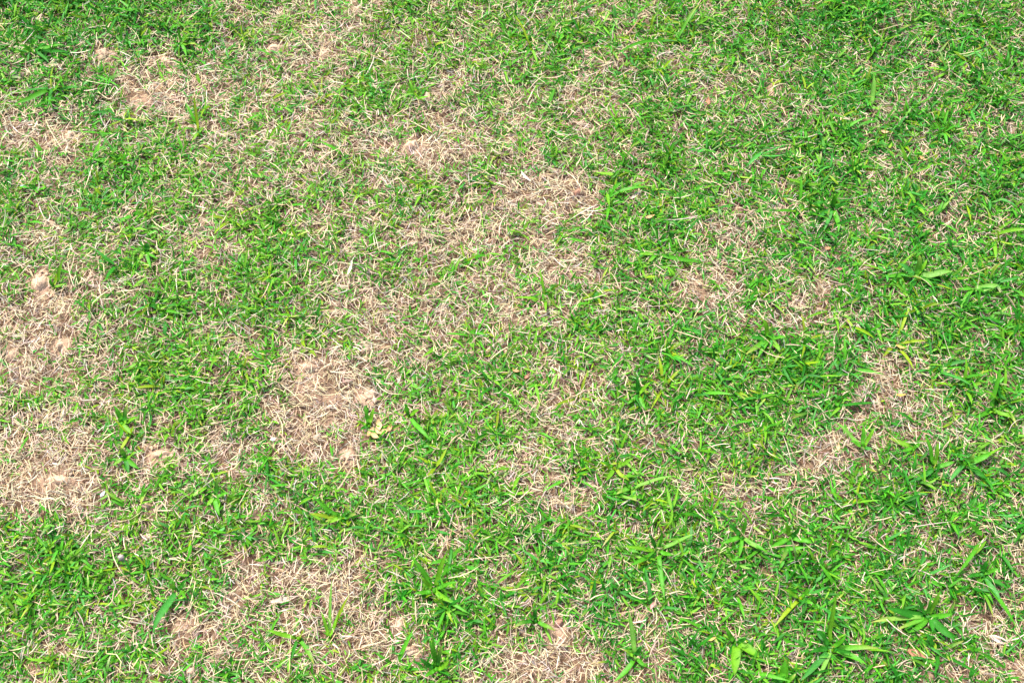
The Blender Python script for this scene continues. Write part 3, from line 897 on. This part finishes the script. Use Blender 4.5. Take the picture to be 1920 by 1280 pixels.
stem('long thin pale stem running down from a straw patch near the pebble', 88, 228, 146, 318, 2.0, 'pale', -.06, 10)
stem('straight pale stem lying across bare soil between two small soil mounds', 274, 144, 320, 117, 2.2, 'pale', .03)
stem('white hooked stem curving like a sickle over green turf', 686, 149, 702, 110, 2.0, 'white', -.28, 16)
stem('pale stem bent beside the sickle-shaped white stem', 668, 152, 690, 138, 1.8, 'white', -.15)
stem('thin upright-looking pale stem crossing dry grass', 776, 121, 774, 160, 1.5, 'pale', .05)
stem('curved whitish stem lying at the foot of a thin pale one', 764, 160, 800, 153, 1.9, 'white', -.18)
stem('brownish curved stem beside the very long arching green blade', 1164, 86, 1200, 41, 2.4, 'brown', -.18)
stem('thick pale stem lying under the very long arching green blade', 1224, 124, 1264, 114, 2.6, 'white', .04)
stem('slanting pale stem in turf beside a starry straw spot', 1164, 204, 1192, 242, 1.7, 'pale', .05)
stem('pale straw crossing a reddish bare spot in thick turf', 1438, 174, 1478, 158, 2.0, 'pale', .02)
stem('forked-looking pale stem in fresh dense turf', 1454, 252, 1486, 224, 1.9, 'pale', -.1)
stem('short pale stem near the shoot with the wide vertical blade', 1618, 277, 1646, 264, 2.0, 'pale', .04)
stem('slanting grey-white stem beside a narrow reddish bare strip', 78, 392, 95, 428, 1.8, 'white', .03)
stem('thin arched pale stem looping over fresh turf', 280, 434, 324, 413, 1.7, 'pale', .22)
stem('pale straight stem beside the round bare spot and its straw', 154, 571, 192, 549, 1.8, 'pale', -.03)
stem('tan stem lying level, third side of a small straw triangle', 586, 428, 636, 434, 1.6, 'tan', .06)
stem('pale stem pointing from green turf into dry litter', 800, 376, 836, 346, 1.6, 'pale', .02)
stem('long pale stem sweeping through the mid-lawn straw litter', 744, 474, 796, 455, 2.0, 'white', .08)
stem('pinkish stem parallel to the sweeping pale stem', 686, 471, 732, 459, 1.8, 'pink', .05)
stem('long bowed straw arching across the brightest straw patch', 988, 374, 1068, 366, 2.2, 'pale', .16)
stem('pale straight stem just beyond a twin straw patch', 1568, 549, 1597, 573, 2.0, 'white', .02)
stem('orange-tan forked stem in green turf near the orange leaf cluster', 840, 838, 866, 812, 2.3, 'tan', .05)
stem('pale thick stem slanting beside dark crossing blades', 1158, 953, 1200, 929, 2.5, 'white', .04)
stem('pinkish stem leaning down through scattered straw', 1040, 934, 1066, 959, 2.0, 'pink', -.05)
stem('thin pale level stem at the edge of deep green turf', 1322, 843, 1374, 836, 1.7, 'white', .03)
stem('thick white level stem with a blunt end between straw and turf', 1434, 899, 1474, 902, 2.6, 'white', -.02)
stem('pinkish stem beside a small bare hollow in shaggy turf', 268, 1210, 290, 1227, 2.3, 'pink', .02)
stem('tan stem lying near the long grey-green blade', 242, 1106, 264, 1130, 2.0, 'tan', -.05)
stem('white level stem in the straw below the tall lone green stem', 640, 1194, 676, 1196, 2.4, 'white', .04)
stem('tan forked straw in a small dry gap beside the tall pale blade', 1208, 1198, 1232, 1173, 2.2, 'tan', .04)
stem('level pale stem resting on deep dense turf', 1490, 1051, 1522, 1049, 1.9, 'white', .03)
stem('pale stem, one of a close parallel pair beside the largest tuft', 1796, 1150, 1804, 1190, 2.2, 'pale', .04)
stem('pinkish stem, partner in the parallel pair beside the largest tuft', 1804, 1148, 1812, 1184, 2.0, 'pink', .03)
stem('white stem lying on reddish dry soil past the parallel pair', 1860, 1190, 1892, 1208, 2.8, 'white', -.04)
stem('grey-pink thick stem in turf beyond the crooked curved shoot', 1718, 1030, 1744, 1049, 2.8, 'pink', .02)
stem('pale stem pointing at the red-brown soil lump', 1120, 392, 1062, 420, 1.8, 'white', .05)
stem('pale stem near the thick star rosette, half hidden in turf', 1758, 440, 1784, 420, 1.8, 'pale', .03)

# ------------------------------------------------- fallen dry leaves and husks


def flake(label, name, cat, x, y, lmm, wmm, ang, tone, curlz=.35, lift=10, taper=1.0, parent=None, world=None):
    if world is None:
        p = at(x, y)
        p[2] = float(soil(p[0], p[1])) + lift / 1000
    else:
        p = world
    n = 8
    t = np.linspace(0, 1, n)
    a = R(ang)
    L = lmm / 1000
    X_ = (t - .5) * L
    P = np.stack([X_ * math.cos(a), X_ * math.sin(a), curlz * L * (t - .5) ** 2 * 2 - .001], -1)
    prof = lambda t_: (math.sin(math.pi * min(max(t_, .04), .985)) ** .65) * (1 - .45 * taper * t_)
    c = np.array(tone) * .72
    me = ribbon(P, wmm / 1000, prof, .22, c, rng.normal(0, .15), np.minimum(c * .8, 1), M_FLAKE, name, .3)
    return link(name, me, parent, p, label, cat)


flake('pale papery leaf husk with a pointed tail on straw', 'leaf_husk', 'husk', 534, 1124, 34, 9, 12, (.70, .55, .42), .3)
flake('whitish flat husk on the straw below the red-brown soil lump', 'leaf_husk', 'husk', 1096, 408, 26, 7, -14, (.68, .56, .40), .2)
flake('pale green-white dead blade standing out in mid-lawn litter', 'leaf_husk', 'husk', 660, 512, 28, 5.5, 78, (.62, .60, .42), .3, 16)
flake('white kinked husk in the brightest straw patch', 'leaf_husk', 'husk', 986, 342, 24, 5, -50, (.74, .68, .58), .4, 14)
flake('broad straw-coloured husk below the upright narrow green blade', 'leaf_husk', 'husk', 1136, 49, 28, 7, -22, (.60, .47, .24), .2)
flake('pale dead blade leaning in turf behind a straw hollow', 'leaf_husk', 'husk', 1190, 376, 26, 6, 40, (.66, .55, .40), .2)
flake('faded greenish husk inside the wide dry litter', 'leaf_husk', 'husk', 1042, 460, 22, 6, 30, (.58, .52, .30), .3)
flake('pinkish white husk among reddish soil and green blades', 'leaf_husk', 'husk', 1870, 1202, 26, 7, -28, (.68, .56, .50), .25)
flake('white chip of dead leaf in turf under the largest bare patch', 'leaf_chip', 'chip', 515, 826, 9, 6, 20, (.78, .74, .68), .5, 14)
flake('bluish white chip near crumbly dry soil', 'leaf_chip', 'chip', 199, 930, 9, 6, 60, (.60, .66, .74), .4, 12)
flake('bluish grey chip tucked in turf below a straw stripe', 'leaf_chip', 'chip', 52, 359, 9, 6, 10, (.50, .54, .66), .4, 12)
flake('brown three-cornered dead leaf in shaggy turf', 'dead_leaf', 'dead leaf', 1714, 1227, 24, 13, -24, (.42, .20, .11), .25, 10)
flake('orange-brown curled dead leaf in even green turf', 'dead_leaf', 'dead leaf', 1324, 204, 17, 9, 80, (.46, .20, .10), .5, 12)
flake('yellow dead leaf scrap on the dry straw strip', 'dead_leaf', 'dead leaf', 1681, 749, 14, 5, 4, (.62, .42, .06), .4, 14)
flake('yellow-orange leaf scrap above the dry straw strip', 'dead_leaf', 'dead leaf', 1680, 660, 14, 6, -25, (.62, .40, .10), .4, 14)
flake('peach-coloured leaf scrap on bright straw beside the loose pale tuft', 'dead_leaf', 'dead leaf', 1566, 845, 12, 6, 75, (.66, .46, .22), .4, 14)
flake('orange leaf scrap under the level-bladed shoot', 'dead_leaf', 'dead leaf', 1216, 419, 15, 8, 20, (.60, .34, .15), .4, 12)
flake('tan leaf scrap in dense turf near short pale stem', 'dead_leaf', 'dead leaf', 1656, 252, 13, 7, -10, (.58, .36, .20), .4, 13)
flake('orange leaf scrap in turf close to the frayed edge of the lawn', 'dead_leaf', 'dead leaf', 1726, 304, 13, 6, -40, (.64, .36, .14), .4, 13)
flake('small red leaf scrap beside twin straw patches', 'dead_leaf', 'dead leaf', 1568, 512, 13, 6, 10, (.50, .17, .12), .4, 12)
flake('small orange-red scrap near a reddish leaf scrap in turf', 'dead_leaf', 'dead leaf', 1547, 474, 10, 6, 10, (.58, .25, .12), .4, 12)
flake('orange scrap in green turf beside scattered straw', 'dead_leaf', 'dead leaf', 968, 699, 13, 5, -4, (.58, .30, .14), .4, 13)
flake('red-brown scrap beside an orange scrap in turf', 'dead_leaf', 'dead leaf', 988, 708, 11, 6, 50, (.44, .19, .12), .4, 12)
flake('pink leaf scrap at the foot of the tall pale blade', 'dead_leaf', 'dead leaf', 1222, 1136, 11, 6, 60, (.55, .25, .22), .4, 13)
flake('yellowish scrap under a straw gap near the broad glossy leaves', 'dead_leaf', 'dead leaf', 1332, 1199, 12, 5, 20, (.64, .46, .12), .4, 13)
# the cluster of dried orange leaves
pc = at(710, 806)
pc[2] = float(soil(pc[0], pc[1])) + .006
cl = empty('dried_leaf_cluster', pc, 'cluster of curled dried leaves in pale orange beside the largest bare patch', 'dead leaves')
for dx, dy, lm, wm, an, tn in ((-14, 6, 16, 9, 60, (.70, .44, .20)), (2, -6, 17, 10, 100, (.72, .50, .22)), (10, 6, 15, 9, 20, (.68, .52, .22)), (22, 0, 11, 7, 70, (.62, .30, .13)), (-6, 14, 14, 8, -30, (.66, .50, .20)), (0, 4, 13, 8, 140, (.74, .50, .26)), (34, 2, 10, 6, 30, (.60, .34, .20))):
    q_ = at(710 + dx, 806 + dy)
    flake(None, 'leaf', None, 0, 0, lm, wm, an, tn, .5, 0, .6, cl, (q_[0] - pc[0], q_[1] - pc[1], .005 + rng.random() * .005))

# ------------------------------------------------- soil clods, mounds and pebbles


def clod(label, name, cat, x, y, rx, ry, h, mat, lump=.5, cracks=1.0):
    """rounded lump: rx, ry photo pixels, h mm"""
    p = at(x, y)
    p[2] = float(soil(p[0], p[1]))
    e = at(x + rx, y)
    f_ = at(x, y + ry)
    ax_, ay_ = abs(e[0] - p[0]), abs(f_[1] - p[1])
    nr, na = 9, 26
    V = [[0, 0, h / 1000]]
    sd = rng.uniform(0, 50)
    for i in range(1, nr + 1):
        r = i / nr
        for j in range(na):
            an = 2 * math.pi * j / na
            rim = 1 + .28 * (N1(math.cos(an) * .9 + sd, math.sin(an) * .9, .6) - .5) * 2
            xx, yy = math.cos(an) * r * rim * ax_, math.sin(an) * r * rim * ay_
            zz = (h / 1000) * (1 - r ** 2.2)
            zz += lump * h / 1000 * ((N2(xx + sd, yy, .008) - .5) + .7 * (N3(xx + sd, yy, .004) - .5) * cracks) * (1 - r ** 4)
            s_ = float(soil(p[0] + xx, p[1] + yy)) - p[2]
            V.append([xx, yy, zz + s_ * r - .004 * r ** 3])
    t = [[0, 1 + j, 1 + (j + 1) % na] for j in range(na)]
    q = [[1 + (i - 1) * na + j, 1 + i * na + j, 1 + i * na + (j + 1) % na, 1 + (i - 1) * na + (j + 1) % na] for i in range(1, nr) for j in range(na)]
    me = raw_mesh(name, np.array(V, float), np.array(q), np.array(t), None, mat, True)
    return link(name, me, None, p, label, cat)


clod('small round tan soil mound at the foot of dark turf', 'soil_mound', 'soil mound', 195, 104, 15, 13, 11, M_CLOD)
clod('tan soil mound at the end of the straight pale stem', 'soil_mound', 'soil mound', 312, 116, 15, 11, 10, M_CLOD)
clod('flat pinkish soil crumb resting beside the thin yellow-green shoot', 'soil_mound', 'soil mound', 356, 243, 12, 10, 11, M_CLOD)
clod('tiny pale soil ball under the thin yellow-green shoot', 'soil_mound', 'soil mound', 355, 268, 8, 6, 9, M_CLOD)
clod('pale rounded mound of fine soil alone in sparse yellowish turf', 'soil_mound', 'soil mound', 515, 94, 18, 12, 12, M_CLOD, .35)
clod('grey-pink pebble beside the flat-lying dark tuft', 'pebble', 'pebble', 27, 141, 12, 9, 12, M_STONE, .15, .3)
clod('pinkish small clod in the dark tufts above the pebble', 'soil_clod', 'clod', 84, 126, 8, 9, 11, M_CLOD)
clod('small pinkish clod beside a compact bright tuft', 'soil_clod', 'clod', 374, 94, 8, 10, 11, M_CLOD)
clod('straw-coloured soil lump on the dry strip below the pebble', 'soil_clod', 'clod', 131, 258, 14, 12, 10, M_CLOD)
clod('round mound of tan soil beside the lime upright shoot', 'soil_mound', 'soil mound', 78, 533, 20, 17, 12, M_CLOD, .4)
clod('small soil mound in the straw below the round mound', 'soil_mound', 'soil mound', 116, 650, 13, 14, 11, M_CLOD)
clod('low reddish soil lump half under straw, near a small soil mound', 'soil_mound', 'soil mound', 24, 668, 14, 11, 9, M_CLOD)
clod('crumbly pinkish soil heap below a brown tuft', 'soil_mound', 'soil mound', 308, 853, 24, 13, 10, M_CLOD, .8)
clod('wide low rise of bare soil inside the palest straw', 'soil_mound', 'soil mound', 114, 901, 30, 13, 8, M_CLOD, .6)
clod('small clod beside the dark shoot of the crumbly clearing', 'soil_clod', 'clod', 276, 952, 13, 10, 9, M_CLOD)
clod('smooth pale crown of the largest bare patch', 'soil_mound', 'soil mound', 580, 692, 18, 10, 10, M_CLOD, .4)
clod('broad tan soil rise at the green edge of the largest bare patch', 'soil_mound', 'soil mound', 692, 738, 20, 12, 9, M_CLOD, .6)
clod('small brown clod under the largest bare patch', 'soil_clod', 'clod', 535, 797, 9, 8, 10, M_CLOD)
clod('crumbly whitish clod below the largest bare patch', 'soil_clod', 'clod', 655, 855, 16, 11, 9, M_CLOD, .9)
clod('small tan clod in bushy turf near a level pale husk', 'soil_clod', 'clod', 472, 966, 11, 9, 9, M_CLOD)
clod('pale soil lump sitting in shaggy turf', 'soil_clod', 'clod', 229, 1046, 11, 10, 11, M_STONE, .3)
clod('upright reddish tan soil lump above an orange-tan clump', 'soil_mound', 'soil mound', 751, 1172, 13, 18, 11, M_CLOD, .5)
clod('orange-tan soil clump ringed by green blades', 'soil_mound', 'soil mound', 766, 1222, 18, 13, 12, M_CLOD, .4)
clod('red-brown soil lump at the edge of the brightest straw patch', 'soil_clod', 'clod', 1085, 367, 12, 9, 12, M_RED, .8)
clod('crumbly reddish soil heap by the small dark arched shoot', 'soil_mound', 'soil mound', 1046, 1170, 15, 13, 10, M_RED, .9)
clod('pinkish clod on a dry clearing in the bottom turf', 'soil_clod', 'clod', 64, 1264, 14, 11, 9, M_CLOD)
clod('reddish tan clod near the low straw beside shaggy blades', 'soil_clod', 'clod', 360, 1258, 13, 11, 9, M_CLOD)
clod('crumbly pink soil on the reddish spot under a pale straw', 'soil_mound', 'soil mound', 1446, 178, 10, 14, 9, M_CLOD, .7)
clod('pale crumbly soil heap in the upper straw', 'soil_mound', 'soil mound', 772, 277, 18, 12, 9, M_CLOD, .9)
clod('small pinkish clod in sparse turf near a thin pale stem', 'soil_clod', 'clod', 803, 192, 11, 12, 10, M_CLOD)
clod('reddish clod in the scattered straw of the mid lawn', 'soil_clod', 'clod', 1042, 730, 11, 10, 9, M_RED)
